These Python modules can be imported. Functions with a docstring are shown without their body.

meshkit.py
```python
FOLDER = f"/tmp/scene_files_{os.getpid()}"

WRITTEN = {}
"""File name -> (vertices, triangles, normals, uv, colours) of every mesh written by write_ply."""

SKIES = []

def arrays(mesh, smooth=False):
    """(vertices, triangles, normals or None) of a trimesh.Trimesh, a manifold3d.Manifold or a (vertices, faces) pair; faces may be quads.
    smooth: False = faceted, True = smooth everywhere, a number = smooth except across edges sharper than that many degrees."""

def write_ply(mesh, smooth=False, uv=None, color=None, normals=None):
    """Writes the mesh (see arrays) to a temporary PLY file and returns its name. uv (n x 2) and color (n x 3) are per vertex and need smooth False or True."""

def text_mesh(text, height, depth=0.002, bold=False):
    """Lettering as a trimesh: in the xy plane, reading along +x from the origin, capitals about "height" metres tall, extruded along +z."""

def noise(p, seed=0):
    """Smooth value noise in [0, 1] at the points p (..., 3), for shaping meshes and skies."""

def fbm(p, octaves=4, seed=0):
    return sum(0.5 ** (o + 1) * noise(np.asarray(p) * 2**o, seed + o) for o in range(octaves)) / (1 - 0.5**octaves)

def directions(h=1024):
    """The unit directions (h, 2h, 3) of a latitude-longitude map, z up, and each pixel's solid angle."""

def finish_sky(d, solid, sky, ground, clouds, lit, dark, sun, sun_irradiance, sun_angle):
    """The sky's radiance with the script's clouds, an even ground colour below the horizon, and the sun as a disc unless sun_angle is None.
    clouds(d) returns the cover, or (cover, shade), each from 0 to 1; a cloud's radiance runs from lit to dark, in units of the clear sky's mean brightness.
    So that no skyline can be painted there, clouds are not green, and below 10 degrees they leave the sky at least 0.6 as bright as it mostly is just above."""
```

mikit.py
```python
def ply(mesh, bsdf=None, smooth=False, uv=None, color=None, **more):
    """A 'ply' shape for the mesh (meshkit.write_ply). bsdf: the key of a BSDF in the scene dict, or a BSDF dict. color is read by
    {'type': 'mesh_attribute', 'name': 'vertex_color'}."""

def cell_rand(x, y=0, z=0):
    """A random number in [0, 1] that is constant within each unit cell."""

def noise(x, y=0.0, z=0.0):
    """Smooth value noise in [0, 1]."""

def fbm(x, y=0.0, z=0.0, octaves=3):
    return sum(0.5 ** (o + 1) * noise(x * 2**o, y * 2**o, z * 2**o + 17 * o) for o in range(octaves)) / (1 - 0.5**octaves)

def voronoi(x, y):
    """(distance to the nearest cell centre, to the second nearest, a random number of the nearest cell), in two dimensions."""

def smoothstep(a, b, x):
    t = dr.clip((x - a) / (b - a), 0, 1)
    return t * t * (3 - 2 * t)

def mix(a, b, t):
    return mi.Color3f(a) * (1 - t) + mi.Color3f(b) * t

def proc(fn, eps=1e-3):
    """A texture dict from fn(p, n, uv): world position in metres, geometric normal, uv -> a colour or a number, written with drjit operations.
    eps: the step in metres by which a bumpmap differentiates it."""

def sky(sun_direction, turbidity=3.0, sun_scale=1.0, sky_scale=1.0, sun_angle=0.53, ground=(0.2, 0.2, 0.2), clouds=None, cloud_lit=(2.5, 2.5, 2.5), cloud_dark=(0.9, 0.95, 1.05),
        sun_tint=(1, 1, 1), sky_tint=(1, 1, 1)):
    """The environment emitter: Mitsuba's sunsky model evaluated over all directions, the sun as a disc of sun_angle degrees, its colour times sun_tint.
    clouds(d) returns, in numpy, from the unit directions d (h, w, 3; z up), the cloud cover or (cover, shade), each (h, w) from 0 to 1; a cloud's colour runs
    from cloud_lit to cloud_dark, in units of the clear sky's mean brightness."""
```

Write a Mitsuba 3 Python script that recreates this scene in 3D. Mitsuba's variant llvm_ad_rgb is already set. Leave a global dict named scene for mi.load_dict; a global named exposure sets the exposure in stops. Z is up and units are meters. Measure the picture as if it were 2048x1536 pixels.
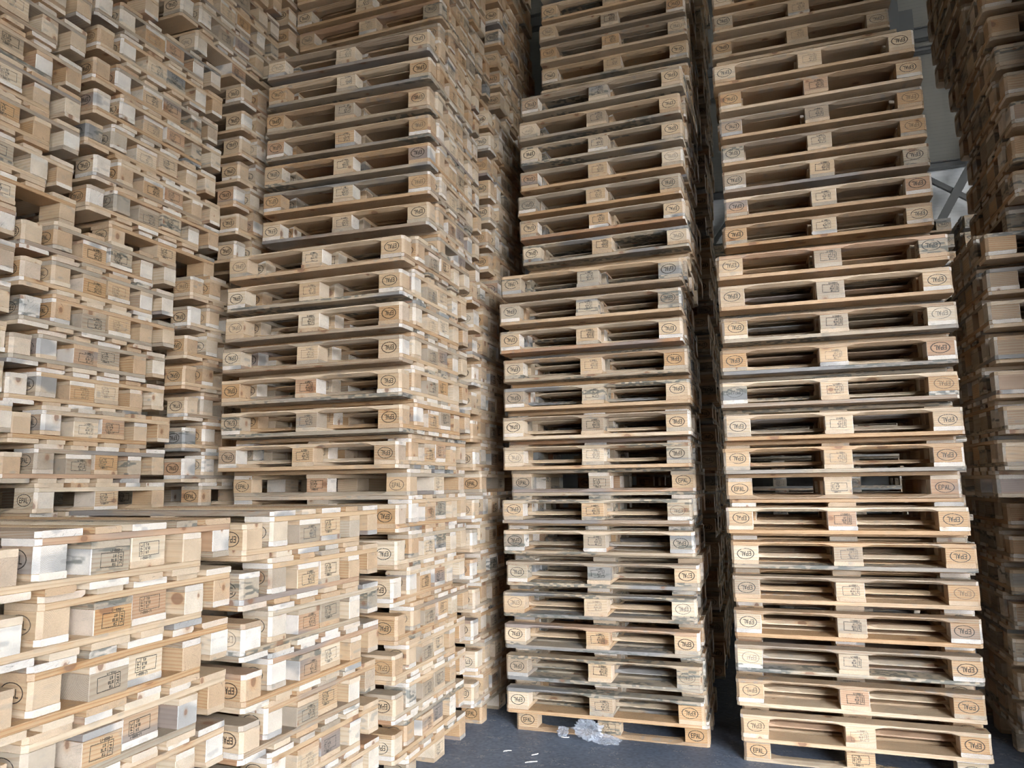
import math, random
import numpy as np, trimesh
import drjit as dr
import mitsuba as mi
import mikit
from mikit import proc, noise, fbm, cell_rand, smoothstep, mix

T = mi.ScalarTransform4f
scene, labels = {}, {}

# ------------------------------------------------------------------ camera
F, PITCH, ROLL, YAW, EYE = 1464.6, math.radians(7.74), math.radians(-0.76), math.radians(-19.03), 1.554
cy, sy, cp, sp = math.cos(YAW), math.sin(YAW), math.cos(PITCH), math.sin(PITCH)
fwd = np.array([sy * cp, cy * cp, sp]); right = np.array([cy, -sy, 0]); up = np.cross(right, fwd)
up = -math.sin(ROLL) * right + math.cos(ROLL) * up
eye = np.array([0, 0, EYE])
scene['camera'] = {'type': 'perspective', 'fov': math.degrees(2 * math.atan(1024 / F)), 'fov_axis': 'x', 'near_clip': 0.02, 'far_clip': 300.0,
                   'to_world': T().look_at(origin=eye.tolist(), target=(eye + fwd).tolist(), up=up.tolist())}

# ------------------------------------------------------------------ light: overcast daylight through the big gate behind the camera
def overcast(d):
    return np.ones(d.shape[:2]), 0.35 * mikit.meshkit.fbm(d * 3.0, 3)
scene['sky'] = mikit.sky((0.5, -0.6, 0.6), turbidity=4.0, sun_scale=0.0, sky_scale=1.0, ground=(0.2, 0.2, 0.19), clouds=overcast,
                         cloud_lit=(0.90, 1.0, 1.16), cloud_dark=(0.74, 0.83, 0.98))
exposure = 8.72
GATE = (3.0, 11.5, 5.0)     # x from, x to, height of the gate in the front wall
YF, YB, XL, XR, ZC = -4.5, 10.6, -6.2, 13.0, 10.2

# ------------------------------------------------------------------ materials
def wood_parts(p, n, uv):
    seed = dr.floor(uv.x / 8 + 1e-4)
    lu_raw = uv.x - seed * 8
    code = dr.floor(lu_raw)
    lu = (lu_raw - code - 0.02) / 0.96
    gy = dr.floor(uv.y)
    lv = (uv.y - gy - 0.02) / 0.96
    old = dr.select(gy > 1.5, 1.0, 0.0)
    gy = gy - 2 * old
    r1, r2, r3, r4 = (cell_rand(seed, k, 3) for k in (1, 2, 3, 4))
    along_y = gy > 0.5
    g = dr.select(along_y, p.y, p.x)
    a = dr.select(along_y, p.x, p.y)
    ng = dr.abs(dr.select(along_y, n.y, n.x))
    end = ng > 0.6
    flat = dr.abs(n.z) > 0.6
    b = p.z
    o = r1 * 91.0 + r3 * 37.0
    # fibre and growth rings
    warp = noise(g * 2.3 + o, a * 7.0, b * 7.0 + o)
    lat = dr.select(flat, a, b)
    rings_side = lat * (45.0 + 50.0 * r2) + warp * (2.0 + 5.0 * r4) + o
    cx, cyy = r2 * 1.6 - 0.3, r3 * 1.8 - 0.4
    rad = dr.sqrt(dr.square((lu - cx) * 0.13) + dr.square((lv - cyy) * 0.085))
    rings_end = rad * (150.0 + 120.0 * r1) + warp * 0.8
    ring = dr.select(end, rings_end, rings_side)
    ph = ring - dr.floor(ring)
    late = smoothstep(0.35, 0.9, ph) * (1 - smoothstep(0.93, 1.0, ph))
    fibre = noise(g * 9.0 + o, a * 260.0, b * 260.0)
    blotch = noise(g * 5.0 + o, a * 22.0 + 5.0, b * 22.0)
    # body colour of each piece
    c = mix((0.51, 0.342, 0.190), (0.62, 0.490, 0.335), r1)
    c = mix(c, (0.45, 0.26, 0.115), smoothstep(0.52, 0.95, r2) * 0.8)
    c = mix(c, (0.38, 0.20, 0.105), smoothstep(0.84, 0.95, r3) * 0.65)
    c = mix(c, (0.31, 0.25, 0.18), smoothstep(0.70, 0.95, r4) * 0.75)
    c = mix(c, (0.29, 0.25, 0.185), old * (0.30 + 0.45 * r2))
    c = mix(c, (0.72, 0.655, 0.555), dr.select(end, 0.12 + 0.72 * smoothstep(0.45, 0.85, r3), 0.0))
    c = 0.87 * c * (0.90 + 0.20 * blotch) * (0.93 + 0.14 * fibre)
    ringk = dr.select(end, 0.26 + 0.36 * r4, 0.20 + 0.46 * r2)
    c = mix(c, c * mi.Color3f(0.74, 0.56, 0.38), late * ringk)
    # blue stain on some pieces
    st = smoothstep(0.52, 0.72, noise(g * 3.1 + o, a * 9.0 + o, b * 12.0)) * dr.maximum(smoothstep(0.80, 0.92, r3) * 0.8, old * smoothstep(0.35, 0.6, r1))
    c = mix(c, (0.16, 0.16, 0.155), st * 0.75)
    # mould streaks on old boards, drying cracks in end grain
    mo = smoothstep(0.50, 0.68, noise(g * 4.0 + o, a * 14.0, b * 30.0 + o)) * smoothstep(0.35, 0.6, noise(p.x * 45.0, p.y * 45.0, p.z * 90.0))
    c = mix(c, (0.085, 0.088, 0.07), mo * old * 0.75)
    ang = (lu - cx) * 0.13 / (dr.abs(lv - cyy) * 0.085 + 0.012)
    ck = dr.abs(ang * 3.0 + 1.6 * noise(ang * 2.0 + o, rad * 22.0) - dr.round(ang * 3.0 + 1.6 * noise(ang * 2.0 + o, rad * 22.0)))
    c = mix(c, c * 0.42, dr.select(end, (1 - smoothstep(0.015, 0.045, ck)) * smoothstep(0.55, 0.8, r2) * smoothstep(0.4, 0.6, noise(rad * 30.0, ang * 1.5 + o)), 0.0))
    # knots
    gl = dr.select(end, a * 2.0, g) / 0.34 + o
    ll = lat / 0.105 + o * 3.0
    ci, cj = dr.floor(gl), dr.floor(ll)
    k1, k2, k3, k4 = (cell_rand(ci, cj + 7 * k, seed) for k in (1, 2, 3, 4))
    dx = (gl - ci - 0.25 - 0.5 * k1) * 0.34
    dy = (ll - cj - 0.30 - 0.4 * k2) * 0.105
    kd = dr.sqrt(dr.square(dx * 0.75) + dr.square(dy)) / (0.006 + 0.017 * k4)
    knot = (1 - smoothstep(0.75, 1.05, kd)) * dr.select(k3 < 0.30, 1.0, 0.0)
    halo = (1 - smoothstep(0.8, 2.2, kd)) * dr.select(k3 < 0.30, 1.0, 0.0)
    c = mix(c, c * mi.Color3f(0.86, 0.66, 0.46), halo * 0.6)
    c = mix(c, mi.Color3f(0.20, 0.095, 0.05), knot * 0.75)
    # handling dirt: fine scuffs and grey patches
    scuff = smoothstep(0.60, 0.85, noise(p.x * 31.0, p.y * 31.0, p.z * 55.0)) * smoothstep(0.45, 0.7, noise(p.x * 6.0 + o, p.y * 6.0, p.z * 9.0))
    c = mix(c, mi.Color3f(0.22, 0.20, 0.17), scuff * (0.15 + 0.45 * r4))
    return c, seed, code, lu, lv, p

def dist_seg(x, y, ax, ay, bx, by):
    if ax == bx:
        return dr.maximum(dr.abs(x - ax), dr.abs(y - (ay + by) / 2) - abs(by - ay) / 2)
    if ay == by:
        return dr.maximum(dr.abs(x - (ax + bx) / 2) - abs(bx - ax) / 2, dr.abs(y - ay))
    ex, ey = bx - ax, by - ay
    h = dr.clip(((x - ax) * ex + (y - ay) * ey) / (ex * ex + ey * ey), 0, 1)
    return dr.sqrt(dr.square(x - ax - ex * h) + dr.square(y - ay - ey * h))

def strokes(x, y, segs):
    d = mi.Float(1.0)
    for s in segs:
        d = dr.minimum(d, dist_seg(x, y, *s))
    return d

GLYPH = {  # strokes on a 2 wide by 4 tall grid
    'E': [(0, 0, 0, 4), (0, 4, 2, 4), (0, 2, 1.7, 2), (0, 0, 2, 0)], 'P': [(0, 0, 0, 4), (0, 4, 2, 4), (2, 4, 2, 2), (0, 2, 2, 2)],
    'A': [(0, 0, 1, 4), (1, 4, 2, 0), (.4, 1.4, 1.6, 1.4)], 'L': [(0, 0, 0, 4), (0, 0, 2, 0)],
    'T': [(0, 4, 2, 4), (1, 0, 1, 4)], 'R': [(0, 0, 0, 4), (0, 4, 2, 4), (2, 4, 2, 2), (0, 2, 2, 2), (.8, 2, 2, 0)],
    'H': [(0, 0, 0, 4), (2, 0, 2, 4), (0, 2, 2, 2)], 'I': [(1, 0, 1, 4)], 'C': [(0, 0, 0, 4), (0, 4, 2, 4), (0, 0, 2, 0)],
    '1': [(1, 0, 1, 4)], '2': [(0, 4, 2, 4), (2, 2, 2, 4), (0, 2, 2, 2), (0, 0, 0, 2), (0, 0, 2, 0)], '0': [(0, 0, 0, 4), (2, 0, 2, 4), (0, 4, 2, 4), (0, 0, 2, 0)],
    '3': [(2, 0, 2, 4), (0, 4, 2, 4), (0, 2, 2, 2), (0, 0, 2, 0)], '7': [(0, 4, 2, 4), (2, 0, 2, 4)], '8': [(0, 0, 0, 4), (2, 0, 2, 4), (0, 4, 2, 4), (0, 2, 2, 2), (0, 0, 2, 0)],
    '-': [(.3, 2, 1.7, 2)]}

def word(text, x, y, h, step=0.72, turn=False):
    out, u = [], h / 4
    for i, ch in enumerate(text):
        for a, b, c, d in GLYPH[ch]:
            if turn:
                out.append((x - b * u, y + (i * step * h) + a * u, x - d * u, y + (i * step * h) + c * u))
            else:
                out.append((x + i * step * h + a * u, y + b * u, x + i * step * h + c * u, y + d * u))
    return out

EPAL = word('EPAL', -0.0325, -0.0115, 0.022, 0.78)
STAMP = ([(-0.042, -0.020, 0.044, -0.020), (-0.042, 0.024, 0.044, 0.024), (-0.042, -0.020, -0.042, 0.024), (0.044, -0.020, 0.044, 0.024), (-0.022, -0.020, -0.022, 0.024)]
         + word('TR', -0.013, 0.0125, 0.0075, 1.0) + word('878', -0.015, 0.000, 0.0075, 0.95) + word('HT', -0.013, -0.0135, 0.0075, 1.0)
         + word('IPPC', -0.028, -0.015, 0.008, 1.1, True) + word('1-2023-17', -0.036, -0.0305, 0.0065, 0.80))

def plain_wood(p, n, uv):
    return wood_parts(p, n, uv)[0]

def branded_wood(p, n, uv):
    c, seed, code, lu, lv, p = wood_parts(p, n, uv)
    q1, q2, q3, q4 = (cell_rand(seed, k, 11) for k in (1, 2, 3, 4))
    x = (lu - 0.5) * 0.145 + (q1 - 0.5) * 0.012
    y = (lv - 0.5) * 0.078 + (q2 - 0.5) * 0.010
    t = (q3 - 0.5) * 0.10
    x, y = x + y * t, y - x * t
    k = dr.sqrt(dr.square(x / 0.050) + dr.square(y / 0.0285))
    ring = dr.abs(k - 1) * 0.034
    d1 = dr.minimum(ring - 0.0015, strokes(x, y, EPAL) - 0.0018)
    d2 = strokes(x, y, STAMP) - 0.0010
    d = dr.select(code == 1, d1, dr.select(code == 2, d2, 1.0))
    ink = 1 - smoothstep(-0.0006, 0.0009, d)
    wear = smoothstep(0.05, 0.24, noise(p.x * 38 + seed, p.y * 38, p.z * 38)) * (0.55 + 0.45 * smoothstep(0.0, 0.3, q4))
    char = (1 - smoothstep(0.0, 0.004, d)) * smoothstep(0.7, 1.0, q4) * 0.5
    c = mix(c, c * mi.Color3f(0.5, 0.40, 0.30), char)
    return mix(c, (0.035, 0.028, 0.022), ink * wear * 0.97)

scene['board_wood'] = {'type': 'principled', 'base_color': proc(plain_wood), 'roughness': 0.62, 'specular': 0.35}
scene['block_wood'] = {'type': 'principled', 'base_color': proc(branded_wood), 'roughness': 0.62, 'specular': 0.35}

def concrete(p, n, uv):
    a = fbm(p.x * 1.3, p.y * 1.3, 0.0, 4)
    f = noise(p.x * 70, p.y * 70)
    s = smoothstep(0.70, 0.82, noise(p.x * 17 + 4, p.y * 23)) * smoothstep(0.5, 0.75, noise(p.x * 140, p.y * 140))
    c = mix((0.082, 0.098, 0.124), (0.150, 0.172, 0.205), a) * (0.86 + 0.28 * f)
    return mix(c, (0.26, 0.25, 0.23), s * 0.5)
def cladding(p, n, uv):
    s = p.z / 0.05
    ph = s - dr.floor(s)
    line = smoothstep(0.0, 0.08, ph) * (1 - smoothstep(0.92, 1.0, ph))
    c = mix((0.17, 0.165, 0.14), (0.22, 0.215, 0.185), fbm(p.x * 0.8, p.y * 0.8, p.z * 2.0))
    st = smoothstep(0.55, 0.8, noise(p.x * 5 + p.y * 5, 3.0, p.z * 0.9))
    return mix(c * (0.82 + 0.18 * line), (0.26, 0.24, 0.20), st * 0.3)
def white_cladding(p, n, uv):
    s = p.z / 0.05
    ph = s - dr.floor(s)
    line = smoothstep(0.0, 0.08, ph) * (1 - smoothstep(0.92, 1.0, ph))
    return mix((0.72, 0.73, 0.72), (0.80, 0.81, 0.80), fbm(p.x * 0.8, p.y * 0.8, p.z * 2.0)) * (0.85 + 0.15 * line)
def steel(p, n, uv):
    r = smoothstep(0.62, 0.85, fbm(p.x * 9, p.y * 9, p.z * 9))
    return mix(mix((0.10, 0.105, 0.10), (0.15, 0.15, 0.14), noise(p.x * 3, p.y * 3, p.z * 3)), (0.16, 0.10, 0.06), r * 0.5)
def galvanised(p, n, uv):
    return mix((0.36, 0.37, 0.37), (0.48, 0.49, 0.49), noise(p.x * 25, p.y * 25, p.z * 25))
def yard(p, n, uv):
    return mix((0.15, 0.128, 0.10), (0.22, 0.185, 0.145), fbm(p.x * 0.7, p.y * 0.7, 0.0, 4))
for k, fn, ro in (('concrete', concrete, 0.55), ('cladding', cladding, 0.5), ('white_cladding', white_cladding, 0.5), ('steel', steel, 0.5), ('galvanised', galvanised, 0.35), ('yard', yard, 0.8)):
    scene[k + '_mat'] = {'type': 'principled', 'base_color': proc(fn), 'roughness': ro, 'specular': 0.4}

def put(key, mesh, mat, label=None, cat=None, kind=None, group=None, smooth=False):
    scene[key] = mikit.ply(mesh, mat, smooth=smooth)
    if label or kind:
        labels[key] = {k: v for k, v in (('label', label), ('category', cat), ('kind', kind), ('group', group)) if v}

def bar(p, q, w, h):
    """A box beam from p to q, w wide and h deep."""
    p, q = np.asarray(p, float), np.asarray(q, float)
    L = np.linalg.norm(q - p); x = (q - p) / L
    z = np.array([0, 0, 1.0]) if abs(x[2]) < 0.95 else np.array([0, 1.0, 0])
    y = np.cross(z, x); y /= np.linalg.norm(y); z = np.cross(x, y)
    m = np.eye(4); m[:3, 0], m[:3, 1], m[:3, 2], m[:3, 3] = x, y, z, (p + q) / 2
    return trimesh.creation.box((L, w, h), transform=m)
def ibeam(p, q, w, h, t=0.014):
    """An I section from p to q."""
    p, q = np.asarray(p, float), np.asarray(q, float)
    x = (q - p) / np.linalg.norm(q - p)
    z = np.array([0, 0, 1.0]) if abs(x[2]) < 0.95 else np.array([0, 1.0, 0])
    y = np.cross(z, x); y /= np.linalg.norm(y); z = np.cross(x, y)
    return trimesh.util.concatenate([bar(p, q, t, h - 2 * t), bar(p + z * (h - t) / 2, q + z * (h - t) / 2, w, t), bar(p - z * (h - t) / 2, q - z * (h - t) / 2, w, t)])
def box(x0, x1, y0, y1, z0, z1):
    return trimesh.creation.box((x1 - x0, y1 - y0, z1 - z0), transform=T_(((x0 + x1) / 2, (y0 + y1) / 2, (z0 + z1) / 2)))
def T_(v):
    m = np.eye(4); m[:3, 3] = v; return m

# ------------------------------------------------------------------ the hall
put('floor', box(XL, XR, YF, YB, -0.2, 0), 'concrete_mat', 'dark grey concrete hall floor with dust and specks', None, 'structure')
put('yard_ground', box(-30, 40, -50, YF, -0.25, -0.02), 'yard_mat', 'pale paved yard outside the gate behind the viewer', None, 'structure')
ZS = 5.62
put('wall_back', trimesh.util.concatenate([box(XL, XR, YB, YB + 0.12, ZS, ZC)]), 'cladding_mat', 'grey ribbed metal cladding of the far wall', None, 'structure')
put('wall_back_lower', box(XL, XR, YB, YB + 0.12, 0, ZS - 0.01), 'white_cladding_mat', 'whitish lower cladding of the far wall', None, 'structure')
put('wall_left', box(XL - 0.12, XL, YF, YB, 0, ZC), 'cladding_mat', None, None, 'structure')
put('wall_right', box(XR, XR + 0.12, YF, YB, 0, ZC), 'cladding_mat', None, None, 'structure')
put('wall_front', trimesh.util.concatenate([box(XL, GATE[0], YF - 0.12, YF, 0, ZC), box(GATE[1], XR, YF - 0.12, YF, 0, ZC), box(GATE[0], GATE[1], YF - 0.12, YF, GATE[2], ZC)]), 'cladding_mat', None, None, 'structure')
put('ceiling', box(XL, XR, YF, YB, ZC, ZC + 0.1), 'cladding_mat', None, None, 'structure')

YW = YB - 0.01
def steelwork(key, mesh, label, cat, mat='steel_mat', group=None):
    put(key, mesh, mat, label, cat, None, group)
for i, (z, h, lab) in enumerate(((7.50, 0.16, 'upper dark steel rail across the far wall below the roof'), (7.27, 0.07, 'thin dark steel rail just below the upper rail of the far wall'),
                                 (5.62, 0.09, 'lower steel rail across the far wall above the pallets'))):
    steelwork('steel_rail' + ('' if i == 0 else '_%03d' % i), ibeam((XL, YW - 0.09, z), (XR, YW - 0.09, z), 0.10, h), lab, 'steel beam')
for i, (x, z0, lab) in enumerate(((2.95, 0.0, 'tall steel column of the far wall behind the right stacks'), (-0.60, 6.95, 'dark steel post above the rails between the middle and right stacks'),
                                  (1.93, 7.4, 'dark steel post above the upper rail beside the top of the right stack'))):
    steelwork('steel_column' + ('' if i == 0 else '_%03d' % i), trimesh.util.concatenate([ibeam((x, YW - 0.27, z0), (x, YW - 0.27, ZC), 0.12, 0.2), box(x - 0.09, x + 0.09, YW - 0.39, YW - 0.37, z0, z0 + 0.02)]
              + ([box(x + 0.07, x + 0.26, YW - 0.2, YW - 0.12, z0 + 0.1, z0 + 0.42)] if i else [])), lab, 'steel column')
steelwork('diagonal_brace', bar((2.12, YW - 0.42, 4.55), (2.95, YW - 0.42, 6.0), 0.02, 0.10), 'flat grey steel diagonal brace at the far wall, rising to the right', 'steel brace')
steelwork('diagonal_brace_001', bar((1.9, YW - 0.36, 5.55), (2.95, YW - 0.36, 4.75), 0.05, 0.06), 'thin dark steel diagonal brace at the far wall, falling to the right', 'steel brace')
steelwork('diagonal_brace_002', bar((-0.75, YW - 0.17, 4.6), (-0.02, YW - 0.17, 5.62), 0.05, 0.06), 'dark steel brace at the far wall between middle and right stacks', 'steel brace')
# roof frame
steelwork('roof_truss', trimesh.util.concatenate([ibeam((XL, YB - 1.0, 8.3), (XR, YB - 1.0, 8.3), 0.14, 0.2), ibeam((XL, YB - 1.0, 9.9), (XR, YB - 1.0, 9.9), 0.14, 0.2)]
          + [bar((XL + 1.2 + i * 1.6, YB - 1.0, 8.3 + 1.6 * (i % 2)), (XL + 2.8 + i * 1.6, YB - 1.0, 9.9 - 1.6 * (i % 2)), 0.08, 0.09) for i in range(9)]),
          'dark steel roof truss high above the far stacks', 'roof truss')

# ------------------------------------------------------------------ pallets
VARIANTS = 16      # the last four are weathered, two more without brands
rng = np.random.default_rng(11)
next_seed = [0]
def seed():
    next_seed[0] += 1
    return next_seed[0] % 997

AGE = [0]
def patches(quads, caps, s, grain, code_of=None):
    grain = grain + AGE[0]
    """quads, caps: lists of polygons (k x 3 arrays) with outward winding. Own vertices per polygon; uv carries the piece, its grain and a place on the face."""
    V, Fc, UV = [], [], []
    for poly in quads + caps:
        poly = np.asarray(poly); n = np.cross(poly[1] - poly[0], poly[2] - poly[0]); n /= np.linalg.norm(n) + 1e-12
        if abs(n[2]) > 0.7:
            uu, vv = poly[:, 0], poly[:, 1]
        else:
            r = np.cross([0, 0, 1.0], n); uu, vv = poly @ r, poly[:, 2]
        fu = (uu - uu.min()) / max(np.ptp(uu), 1e-6); fv = (vv - vv.min()) / max(np.ptp(vv), 1e-6)
        code = code_of(n, poly) if code_of else 0
        at = len(V); V += list(poly)
        UV += [(s * 8 + code + 0.02 + 0.96 * a, grain + 0.02 + 0.96 * b) for a, b in zip(fu, fv)]
        Fc += [(at, at + i, at + i + 1) for i in range(1, len(poly) - 1)]
    return np.array(V), np.array(Fc), np.array(UV)

def loft(L, w, h, stations, along_y, centre, s, low=False):
    """A sawn board: stations = (position along, trim at -side, trim at +side, (four edge bevels: -side bottom, +side bottom, +side top, -side top) each (dy, dz))."""
    rings = []
    for x, c0, c1, bv in stations:
        y0, y1, z0, z1 = -w / 2 + c0, w / 2 - c1, -h / 2, h / 2
        (a, b), (c, d), (e, f), (g, k) = bv
        pts = [(y0 + a, z0), (y1 - c, z0), (y1, z0 + d), (y1, z1 - f), (y1 - e, z1), (y0 + g, z1), (y0, z1 - k), (y0, z0 + b)]
        rings.append(np.array([(x, yy, zz) for yy, zz in pts]))
    quads = []
    for A, B in zip(rings, rings[1:]):
        for i in range(8):
            j = (i + 1) % 8
            quads.append(np.array([A[j], A[i], B[i], B[j]])[::-1])
    caps = [rings[0][::-1], rings[-1]]
    out = []
    for poly in quads + caps:
        if along_y:
            poly = np.stack([-poly[:, 1], poly[:, 0], poly[:, 2]], 1)
        out.append(poly + centre)
    # uniform place on the long faces: taken over the whole board
    V, Fc, UV = patches(out, [], s, 1 if along_y else 0)
    return V, Fc, UV

def board(L, w, h, along_y, centre, clip=(0, 0), block_ranges=None):
    b = lambda: rng.uniform(0.0010, 0.0028)
    wane = [0, 0, 0, 0]
    if rng.random() < 0.22 and not block_ranges:
        wane[rng.integers(4)] = rng.uniform(0.004, 0.012)
    w = w + rng.uniform(-0.003, 0.001)
    L = L + rng.uniform(-0.005, 0.0)
    xs = [-L / 2, -L / 2 + 0.014, -L / 4, -0.03 + rng.uniform(-.05, .05), L / 4, L / 2 - 0.014, L / 2]
    st = []
    for i, x in enumerate(xs):
        e = i in (0, len(xs) - 1)
        bv = []
        for k in range(4):
            q = wane[k] * rng.uniform(0.2, 1.0)
            bv.append((b() + q, b() + q * 0.8))
        st.append((x, clip[0] if e else 0.0, clip[1] if e else 0.0, bv))
    if block_ranges:      # bottom board: the edges above are chamfered between the blocks
        st = []
        t = 0.0
        def sec(x, ch, e=False):
            q = (0.028 * ch + 0.0015, 0.0125 * ch + 0.0015)
            return (x, clip[0] if e else 0.0, clip[1] if e else 0.0, [(b(), b()), (b(), b()), q, q])
        st.append(sec(-L / 2, 0, True)); st.append(sec(-L / 2 + 0.014, 0))
        for (x0, x1) in block_ranges:
            r = rng.uniform(-.008, .008)
            st += [sec(x0 + r, 0), sec(x0 + 0.035 + r, 0.75), sec(x0 + 0.06 + r, 1), sec(x1 - 0.06 + r, 1), sec(x1 - 0.035 + r, 0.75), sec(x1 + r, 0)]
        st.append(sec(L / 2 - 0.014, 0)); st.append(sec(L / 2, 0, True))
    return loft(L, w, h, st, along_y, np.asarray(centre, float) + [rng.uniform(-.0015, .0015), rng.uniform(-.0015, .0015), 0], seed())

def block(cx, cyy, lx, ly, corner, mark, grain):
    """An upright prism; corner = (sx, sy) cuts the pallet's outer corner; mark = {axis: code} of branded faces."""
    lx += rng.uniform(-.004, 0); ly += rng.uniform(-.003, 0)
    cx += rng.uniform(-.002, .002); cyy += rng.uniform(-.002, .002)
    c = {(a, b_): rng.uniform(0.0015, 0.003) for a in (-1, 1) for b_ in (-1, 1)}
    if corner:
        c[corner] = rng.uniform(0.011, 0.015)
    x0, x1, y0, y1 = -lx / 2, lx / 2, -ly / 2, ly / 2
    P = [(x0 + c[-1, -1], y0), (x1 - c[1, -1], y0), (x1, y0 + c[1, -1]), (x1, y1 - c[1, 1]), (x1 - c[1, 1], y1), (x0 + c[-1, 1], y1), (x0, y1 - c[-1, 1]), (x0, y0 + c[-1, -1])]
    lo = np.array([(x + cx, y + cyy, 0.0222) for x, y in P]); hi = np.array([(x + cx, y + cyy, 0.0998) for x, y in P])
    quads = [np.array([lo[i], lo[(i + 1) % 8], hi[(i + 1) % 8], hi[i]]) for i in range(8)]
    def code_of(n, poly):
        for (ax, sg), cd in mark.items():
            if n[ax] * sg > 0.9:
                return cd
        return 0
    return patches(quads, [lo[::-1], hi], seed(), grain, code_of)

SLOTS = []
def build_prototype(old=False, branded=True):
    AGE[0] = 2 if old else 0
    parts = []
    dys = (-0.3275, -0.16375, 0, 0.16375, 0.3275); dws = (0.145, 0.10, 0.145, 0.10, 0.145)
    for y, w in zip(dys, dws):
        cl = (0.012 if y < -0.3 else 0, 0.012 if y > 0.3 else 0)
        parts.append(('deck_board', 'board_wood', board(1.2, w, 0.0215, False, (0, y, 0.133), cl)))
    for x in (-0.5275, 0, 0.5275):
        cl = (0.012 if x > 0.3 else 0, 0.012 if x < -0.3 else 0)
        parts.append(('stringer', 'board_wood', board(0.8, 0.145, 0.0215, True, (x, 0, 0.111), cl)))
    for x in (-0.5275, 0, 0.5275):
        for y, ly in ((-0.35, 0.10), (0, 0.145), (0.35, 0.10)):
            sx, syy = int(np.sign(x)), int(np.sign(y))
            corner = (sx, syy) if sx and syy else None
            mark, grain = {}, 0
            if sx and syy: mark = {(1, syy): 1}
            elif syy: mark = {(1, syy): 2}
            elif sx: mark, grain = {(0, sx): 2}, 1
            mark = mark if branded else {}
            parts.append(('block', 'block_wood', block(x, y, 0.145, ly, corner, mark, grain)))
    for y, w in ((-0.35, 0.10), (0, 0.145), (0.35, 0.10)):
        cl = (0.012 if y < -0.3 else 0, 0.012 if y > 0.3 else 0)
        parts.append(('bottom_board', 'board_wood', board(1.2, w, 0.0215, False, (0, y, 0.0110), cl, [(-0.455, -0.0725), (0.0725, 0.455)])))
    return parts
PROTO = [build_prototype(i >= VARIANTS - 4) for i in range(VARIANTS)] + [build_prototype(i > 2, False) for i in range(4)]
NAMES, seen = [], {}
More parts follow.
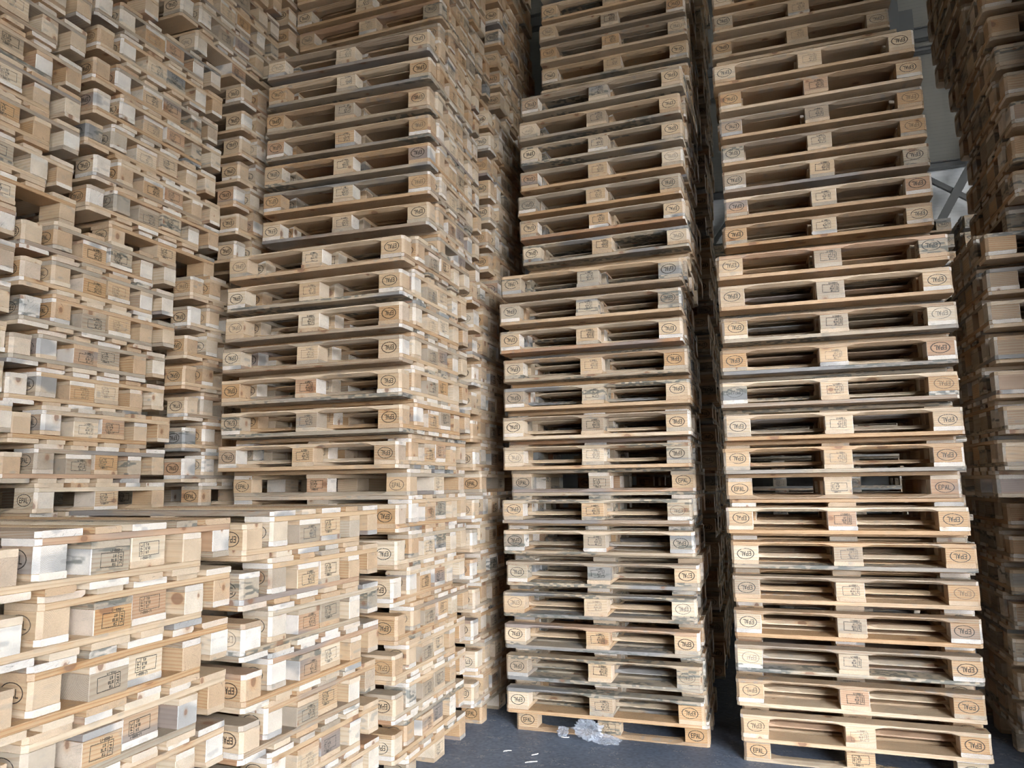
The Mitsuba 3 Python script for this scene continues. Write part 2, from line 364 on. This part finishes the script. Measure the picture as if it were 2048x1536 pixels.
for nm, mat, _ in PROTO[0]:
    k = seen.get(nm, 0); seen[nm] = k + 1
    NAMES.append(nm if k == 0 else '%s_%03d' % (nm, k))
PLY = [[mikit.ply((v, f), mat, uv=uv) for nm, mat, (v, f, uv) in pr] for pr in PROTO]

# stacks: key -> (x of the right front corner, y of the front, yaw, height scale, floor of the unit, {k: (x, y, yaw) of turned pallet k}, first upright one)
ZR, ZM, ZP, ZQ, ZA, ZB, ZT = 0.9913, 1.0225, 1.025, 0.9885, 0.985, 0.9962, 0.99
H = 1.46
def unit(x, y, a, zs, level, per=None, first=None, extra=0.0):
    return dict(x=x, y=y, a=a, zs=zs, z=(level - 1) * H + extra, per=per or {}, first=first)
STACKS = {
 'nearest low stack at the left': ('A', {1: unit(-1.951, 1.417, -0.002, ZA, 1)}),
 'second low stack from the left': ('B', {1: unit(-1.925, 2.402, -0.05, ZB, 1)}),
 'left-centre stack': ('P', {
    1: unit(-1.867, 3.508, 0, ZP, 1, {0: (-1.865, 3.498, 0), 1: (-1.866, 3.501, 0), 2: (-1.870, 3.505, 0), 3: (-1.870, 3.533, 0), 4: (-1.889, 3.513, 0), 5: (-1.875, 3.531, 0), 6: (-1.864, 3.523, 0)}),
    2: unit(-1.862, 3.535, 0, ZP, 2, {0: (-1.876, 3.535, -.003), 1: (-1.838, 3.506, -.004), 2: (-1.841, 3.497, -.005), 3: (-1.843, 3.510, .002), 4: (-1.855, 3.530, -.004), 5: (-1.870, 3.553, -.003), 6: (-1.855, 3.545, -.002)}, (-1.885, 3.536, -.001)),
    3: unit(-1.88, 3.935, .04, ZP, 3, {0: (-1.883, 3.925, .039), 1: (-1.869, 3.914, .044), 2: (-1.875, 3.922, .043), 3: (-1.880, 3.936, .038), 4: (-1.887, 3.940, .041), 5: (-1.877, 3.931, .036), 6: (-1.883, 3.931, .043)}),
    4: unit(-2.02, 4.366, -.008, ZP, 4)}),
 'stack behind the left-centre one': ('PB', {1: unit(-1.845, 4.53, 0, ZP, 1), 2: unit(-1.87, 4.60, 0, ZP, 2), 3: unit(-1.90, 5.02, 0.01, ZP, 3), 4: unit(-1.93, 5.38, 0, ZP, 4), 5: unit(-1.95, 5.40, 0, ZP, 5)}),
 'middle stack': ('M', {
    1: unit(-.425, 4.514, .006, ZM, 1, {0: (-.421, 4.515, .008), 1: (-.425, 4.525, .006), 2: (-.428, 4.513, .007), 3: (-.438, 4.517, .006), 4: (-.412, 4.511, .009), 5: (-.431, 4.517, .006), 6: (-.439, 4.523, .006)}, (-.408, 4.510, .008)),
    2: unit(-.432, 4.52, 0, ZM, 2, {0: (-.430, 4.518, 0), 1: (-.422, 4.499, .003), 2: (-.418, 4.512, .004), 3: (-.425, 4.531, .003), 4: (-.446, 4.513, -.004), 5: (-.445, 4.519, -.002), 6: (-.435, 4.528, -.003)}, (-.426, 4.514, .001)),
    3: unit(-.43, 4.917, -.026, ZM, 3, {0: (-.417, 4.915, -.026), 1: (-.434, 4.914, -.026), 2: (-.452, 4.930, -.026), 3: (-.433, 4.935, -.026), 4: (-.425, 4.921, -.026), 5: (-.431, 4.914, -.028), 6: (-.410, 4.906, -.029)}),
    4: unit(-.40, 5.46, -.009, ZM, 4)}),
 'stack behind the middle one': ('MB', {k: unit(-.43 + .02 * k, 5.95 + .14 * k, 0, ZM, k) for k in (1, 2, 3, 4, 5)}),
 'rearmost stack behind the middle one': ('MC', {k: unit(-.45, 7.75, 0, ZM, k) for k in (1, 2, 3, 4, 5)}),
 'right stack': ('R', {
    1: unit(.975, 4.383, .005, ZR, 1, {0: (.981, 4.410, .008), 1: (.967, 4.401, .005), 2: (.970, 4.379, .005), 3: (.977, 4.371, .005), 4: (.979, 4.362, .005), 5: (.981, 4.350, .008), 6: (.964, 4.345, .005)}),
    2: unit(.978, 4.335, .02, ZR, 2, {0: (.965, 4.336, .020), 1: (.980, 4.347, .020), 2: (.970, 4.337, .021), 3: (.978, 4.332, .022), 4: (.994, 4.336, .022), 5: (.986, 4.324, .022), 6: (.985, 4.337, .020)}, (.970, 4.331, .020)),
    3: unit(1.024, 4.769, -.004, ZR, 3, {0: (1.016, 4.755, -.005), 1: (1.028, 4.766, -.002), 2: (1.028, 4.764, -.005), 3: (1.026, 4.770, -.004), 4: (1.025, 4.778, -.004), 5: (1.030, 4.765, -.006), 6: (1.003, 4.768, -.002)}),
    4: unit(1.007, 5.318, .004, ZR, 4)}),
 'dark far-right stack': ('T', {
    1: unit(2.46, 4.96, 0, ZT, 1, {1: (2.451, 4.939, 0), 2: (2.438, 4.923, 0), 3: (2.469, 4.96, 0), 4: (2.475, 4.978, 0), 5: (2.49, 4.99, 0), 6: (2.50, 5.01, 0)}),
    2: unit(2.36, 4.42, 0, ZT, 2), 3: unit(2.53, 4.40, 0, ZT, 3, {2: (2.541, 4.372, 0), 3: (2.536, 4.405, 0), 4: (2.521, 4.446, 0), 5: (2.505, 4.458, 0), 6: (2.49, 4.47, 0)}), 4: unit(2.50, 4.75, 0, ZT, 4)}),
 'leftmost tall stack': ('QA', {1: unit(-3.29, 2.42, 0, ZQ, 1), 2: unit(-3.286, 2.411, 0, ZQ, 2), 3: unit(-3.295, 1.73, 0, ZQ, 3), 4: unit(-3.30, 2.2, 0, ZQ, 4)}),
 'second tall stack from the left': ('QB', {1: unit(-3.27, 3.47, 0, ZQ, 1), 2: unit(-3.272, 3.482, 0, ZQ, 2), 3: unit(-3.352, 2.792, -.03, ZQ, 3), 4: unit(-3.28, 3.312, 0, ZQ, 4)}),
 'third tall stack from the left': ('QC', {1: unit(-3.25, 4.53, 0, ZQ, 1), 2: unit(-3.25, 4.53, 0, ZQ, 2), 3: unit(-3.235, 3.82, 0, ZQ, 3), 4: unit(-3.25, 4.30, 0, ZQ, 4)}),
 'stack at the left edge': ('QO', {1: unit(-3.29, 1.42, 0, ZQ, 1), 2: unit(-3.29, 1.43, 0, ZQ, 2)}),
 'near right stack': ('TO', {k: unit(2.87, 3.22, 0, ZT, k) for k in (1, 2, 3, 4)}),
 'rear low stack': ('WA', {k: unit(0.72, 8.72, 0, 1.0, k) for k in (1, 2, 3)}),
 'rear low right stack': ('WB', {k: unit(2.02, 8.72, 0, 1.0, k) for k in (1, 2, 3)}),
 'rear far right stack': ('WC', {k: unit(3.32, 8.72, 0, 1.0, k) for k in (1, 2, 3)}),
}

ORD = 'lowest,second,third,fourth,fifth,sixth,seventh,eighth,ninth,tenth,eleventh,twelfth,thirteenth,fourteenth,fifteenth'.split(',')
TIER = {1: 'bottom', 2: 'second', 3: 'third', 4: 'fourth', 5: 'top'}
def placement(X, Y, a, z, zs, flipped, spin):
    """Matrix: pallet coordinates (centre, z up) to the world; X, Y the right front corner of its footprint."""
    m = T().translate([X, Y, z * zs]).rotate([0, 0, 1], math.degrees(a)).scale([1, 1, zs]).translate([-0.6, 0.4, 0])
    if flipped:
        m = m @ T().translate([0, 0, 0.144]).rotate([1, 0, 0], 180)
    return m.rotate([0, 0, 1], 180) if spin else m

ALL = []   # (unit key, index from below, matrix, flipped, stack name, tier)
prng = np.random.default_rng(5)
for stack, (code, units) in STACKS.items():
    for lv, u in units.items():
        ukey = code + str(lv)
        def off(x, y, a, s, dx=0.0):
            return x - math.sin(a) * s + math.cos(a) * dx, y + math.cos(a) * s + math.sin(a) * dx
        if u['first']:
            X, Y, a = u['first']
        else:
            X, Y, a = u['x'] + prng.normal(0, .008), u['y'] + prng.normal(0, .006), u['a'] + prng.normal(0, .003)
        X, Y = off(X, Y, a, 0.156)
        ALL.append((ukey, 0, placement(X, Y, a, u['z'], u['zs'], False, prng.random() < .5), False, stack, lv))
        for k in range(7):
            z = u['z'] + 0.144 + 0.188 * k
            if k in u['per']:
                X, Y, a = u['per'][k]
                prng.normal(size=3)
            else:
                j = prng.normal(size=3)
                X, Y, a = u['x'] + j[0] * .011, u['y'] + j[1] * .011, u['a'] + j[2] * .004
            ALL.append((ukey, 1 + 2 * k, placement(X, Y, a, z, u['zs'], True, prng.random() < .5), True, stack, lv))
            s, dx = 0.156 + np.clip(prng.normal(0, .005), -.006, .009), prng.normal(0, .010)
            X2, Y2 = off(X, Y, a, s, dx)
            ALL.append((ukey, 2 + 2 * k, placement(X2, Y2, a, z + 0.044, u['zs'], False, prng.random() < .5), False, stack, lv))

SINGLE = {   # the 300 pallets that show largest, built one by one: unit -> places from below
 **{u: range(15) for u in ('P1', 'P2', 'P3', 'M1', 'M2', 'M3', 'R1', 'R2', 'QA2', 'QB3')},
 'A1': range(5, 15), 'B1': range(2, 15), 'P4': (1, 2, 3, 4, 5, 7), 'PB1': (0, 1, 3, 5, 7, 9, 11, 13), 'PB2': (0, 1, 3, 7), 'PB3': (3, 5, 7, 11), 'PB4': (7, 9),
 'M4': (1, 3, 5, 7, 9), 'MB2': (0,), 'R3': range(1, 15), 'R4': (3, 4, 5, 7), 'T1': (0, 1, 3, 5, 7, 8, 9, 10, 11, 12, 13, 14),
 'T2': (0, 1, 2, 3, 4, 5, 6, 7, 8, 9, 11, 12, 13, 14), 'T3': range(14), 'T4': (0, 1), 'QA3': (0, 1, 2, 3, 4, 5, 6, 7, 8, 9, 10, 12),
 'QB2': (0, 1, 2, 3, 4, 5, 6, 7, 9, 11, 12, 13), 'QB4': range(5), 'QC3': (1, 3, 5, 7, 9, 11, 13), 'QO2': (14,)}
vrng = np.random.default_rng(21)
count, rest = 0, []
for (ukey, i, M, flipped, stack, lv) in ALL:
    aged = vrng.random(20) < (0.42 if ukey in ('M1', 'M2') else 0.28 if ukey[0] == 'M' else 0.8 if ukey[0] == 'W' else 0.05)
    pick = np.where(aged, VARIANTS - 4 + vrng.integers(4, size=20), vrng.integers(VARIANTS - 4, size=20))
    if ukey in ('P2', 'P3', 'R2'):
        aged[:5] = vrng.random(5) < 0.35
        pick = np.where(aged, VARIANTS - 4 + vrng.integers(4, size=20), pick)
    if ukey[0] == 'T':
        pick = VARIANTS + vrng.integers(4, size=20)
    if i not in SINGLE.get(ukey, ()):
        rest.append((M, pick)); continue
    key = 'pallet' if count == 0 else 'pallet_%03d' % count
    count += 1
    for s in range(20):
        scene[key + '__' + NAMES[s]] = {**PLY[pick[s]][s], 'to_world': M}
    how = 'upside-down' if flipped else 'upright'
    lev = ORD[i]
    labels[key] = {'label': '%s wooden pallet, %s in the %s tier of the %s' % (how, lev, TIER[lv], stack), 'category': 'pallet', 'group': 'pallets in the %s' % stack}
if rest:
    # farther and mostly hidden pallets: boards and blocks as plain prisms in one mesh
    VV, FF, UU, at = [], [], [], 0
    for M, pick in rest:
        m = np.array(M.matrix, float).reshape(4, 4)
        for s in range(20):
            v, f, uv = PROTO[pick[s]][s][2]
            lo, hi = v.min(0), v.max(0)
            sd = math.floor(uv[0, 0] / 8); gr = math.floor(uv[0, 1])
            cd = max(int(math.floor(q - sd * 8)) for q in uv[:, 0])
            bx = trimesh.creation.box(bounds=[lo, hi])
            tri = bx.triangles.reshape(-1, 3); nn = np.repeat(bx.face_normals, 3, 0)
            fr = (tri - lo) / (hi - lo)
            zf = np.abs(nn[:, 2]) > .5; xf = np.abs(nn[:, 0]) > .5
            fu = np.where(zf, fr[:, 0], np.where(xf, np.where(nn[:, 0] > 0, fr[:, 1], 1 - fr[:, 1]), np.where(nn[:, 1] < 0, fr[:, 0], 1 - fr[:, 0])))
            fv = np.where(zf, fr[:, 1], fr[:, 2])
            if cd:
                marked = {tuple(np.round(np.cross(v[b] - v[a], v[c] - v[a]) / (np.linalg.norm(np.cross(v[b] - v[a], v[c] - v[a])) + 1e-12)).astype(int)) for (a, b, c) in f if math.floor(uv[a, 0] - sd * 8) == cd}
                cdv = np.array([cd if tuple(np.round(q).astype(int)) in marked else 0 for q in nn])
            else:
                cdv = 0
            VV.append(tri @ m[:3, :3].T + m[:3, 3]); UU.append(np.stack([sd * 8 + cdv + .02 + .96 * fu, gr + .02 + .96 * fv], 1))
            FF.append(np.arange(len(tri)).reshape(-1, 3) + at); at += len(tri)
    scene['stacked_pallets'] = mikit.ply((np.vstack(VV), np.vstack(FF)), 'block_wood', uv=np.vstack(UU))
    labels['stacked_pallets'] = {'label': 'farther wooden pallets in the stacks behind the front ones', 'category': 'pallets', 'kind': 'stuff'}

# ------------------------------------------------------------------ crumpled stretch film and litter on the floor
scene['film_clear'] = {'type': 'thindielectric', 'int_ior': 1.5}
scene['film_haze'] = {'type': 'twosided', 'bsdf': {'type': 'principled', 'base_color': {'type': 'rgb', 'value': [0.80, 0.84, 0.88]}, 'roughness': 0.18, 'specular': 0.9}}
scene['stretch_film'] = {'type': 'blendbsdf', 'weight': 0.13, 'a': {'type': 'ref', 'id': 'film_clear'}, 'b': {'type': 'ref', 'id': 'film_haze'}}
def crumple(size, centre, sd):
    m = trimesh.creation.icosphere(subdivisions=4)
    v = np.array(m.vertices)
    r = np.abs(mikit.meshkit.fbm(v * 2.6, 3, sd) - 0.5) * 2.4 + np.abs(mikit.meshkit.noise(v * 8.0, sd + 7) - 0.5) * 0.55
    v = v * (0.62 + 0.6 * r)[:, None] * np.asarray(size)
    v[:, 2] = np.maximum(v[:, 2] + centre[2], 0.003 + 0.004 * mikit.meshkit.noise(v * 60, sd))
    v[:, :2] += np.asarray(centre)[:2]
    return trimesh.Trimesh(v, m.faces, process=False)
put('plastic_film', trimesh.util.concatenate([crumple((0.095, 0.055, 0.075), (-1.115, 4.555, 0.075), 3), crumple((0.10, 0.045, 0.035), (-1.01, 4.555, 0.025), 8)]), 'stretch_film',
    'crumpled clear plastic film lying in front of the middle stack', 'plastic film')
put('plastic_film_001', crumple((0.04, 0.045, 0.035), (-1.285, 4.60, 0.035), 5), 'stretch_film', 'small clump of clear film by the left end of the lowest middle pallet', 'plastic film')
lrng = np.random.default_rng(3)
LITTER = [((-1.532, 4.272), 0.05, 0.5, 'pale wood splinter nearest the left stacks on the dark floor'), ((-1.348, 4.150), 0.07, 0.75, 'longest wood splinter lying on the floor before the middle stack'),
          ((-1.362, 4.27), 0.045, 1.2, 'thin upright-pointing splinter behind the longest one on the floor'), ((-1.27, 4.60), 0.05, 0.2, 'short splinter lying beside the plastic film by the middle stack')]
for i, ((x, y), L, a, lab) in enumerate(LITTER):
    k = 5
    t = np.linspace(0, 1, k); w = 0.0035 * np.sin(np.pi * (0.12 + 0.8 * t)); bend = 0.008 * np.sin(t * 3 + i)
    px, py = x + (t - .5) * L * math.cos(a) - bend * math.sin(a), y + (t - .5) * L * math.sin(a) + bend * math.cos(a)
    ring = [np.stack([px - w * math.sin(a) * u, py + w * math.cos(a) * u, 0.001 + 0.004 * h + 0 * t], 1) for u, h in ((-1, 0), (1, 0), (.7, 1), (-.7, .8))]
    v = np.stack(ring, 1).reshape(-1, 3); f = []
    for q in range(k - 1):
        for e in range(4):
            f += [(q * 4 + e, q * 4 + (e + 1) % 4, q * 4 + 4 + (e + 1) % 4), (q * 4 + e, q * 4 + 4 + (e + 1) % 4, q * 4 + 4 + e)]
    f += [(0, 2, 1), (0, 3, 2), (k * 4 - 4, k * 4 - 3, k * 4 - 2), (k * 4 - 4, k * 4 - 2, k * 4 - 1)]
    put('wood_splinter' + ('' if i == 0 else '_%03d' % i), trimesh.Trimesh(v, f, process=False), {'type': 'principled', 'base_color': {'type': 'rgb', 'value': [0.72, 0.66, 0.56]}, 'roughness': 0.7}, lab, 'wood splinter')
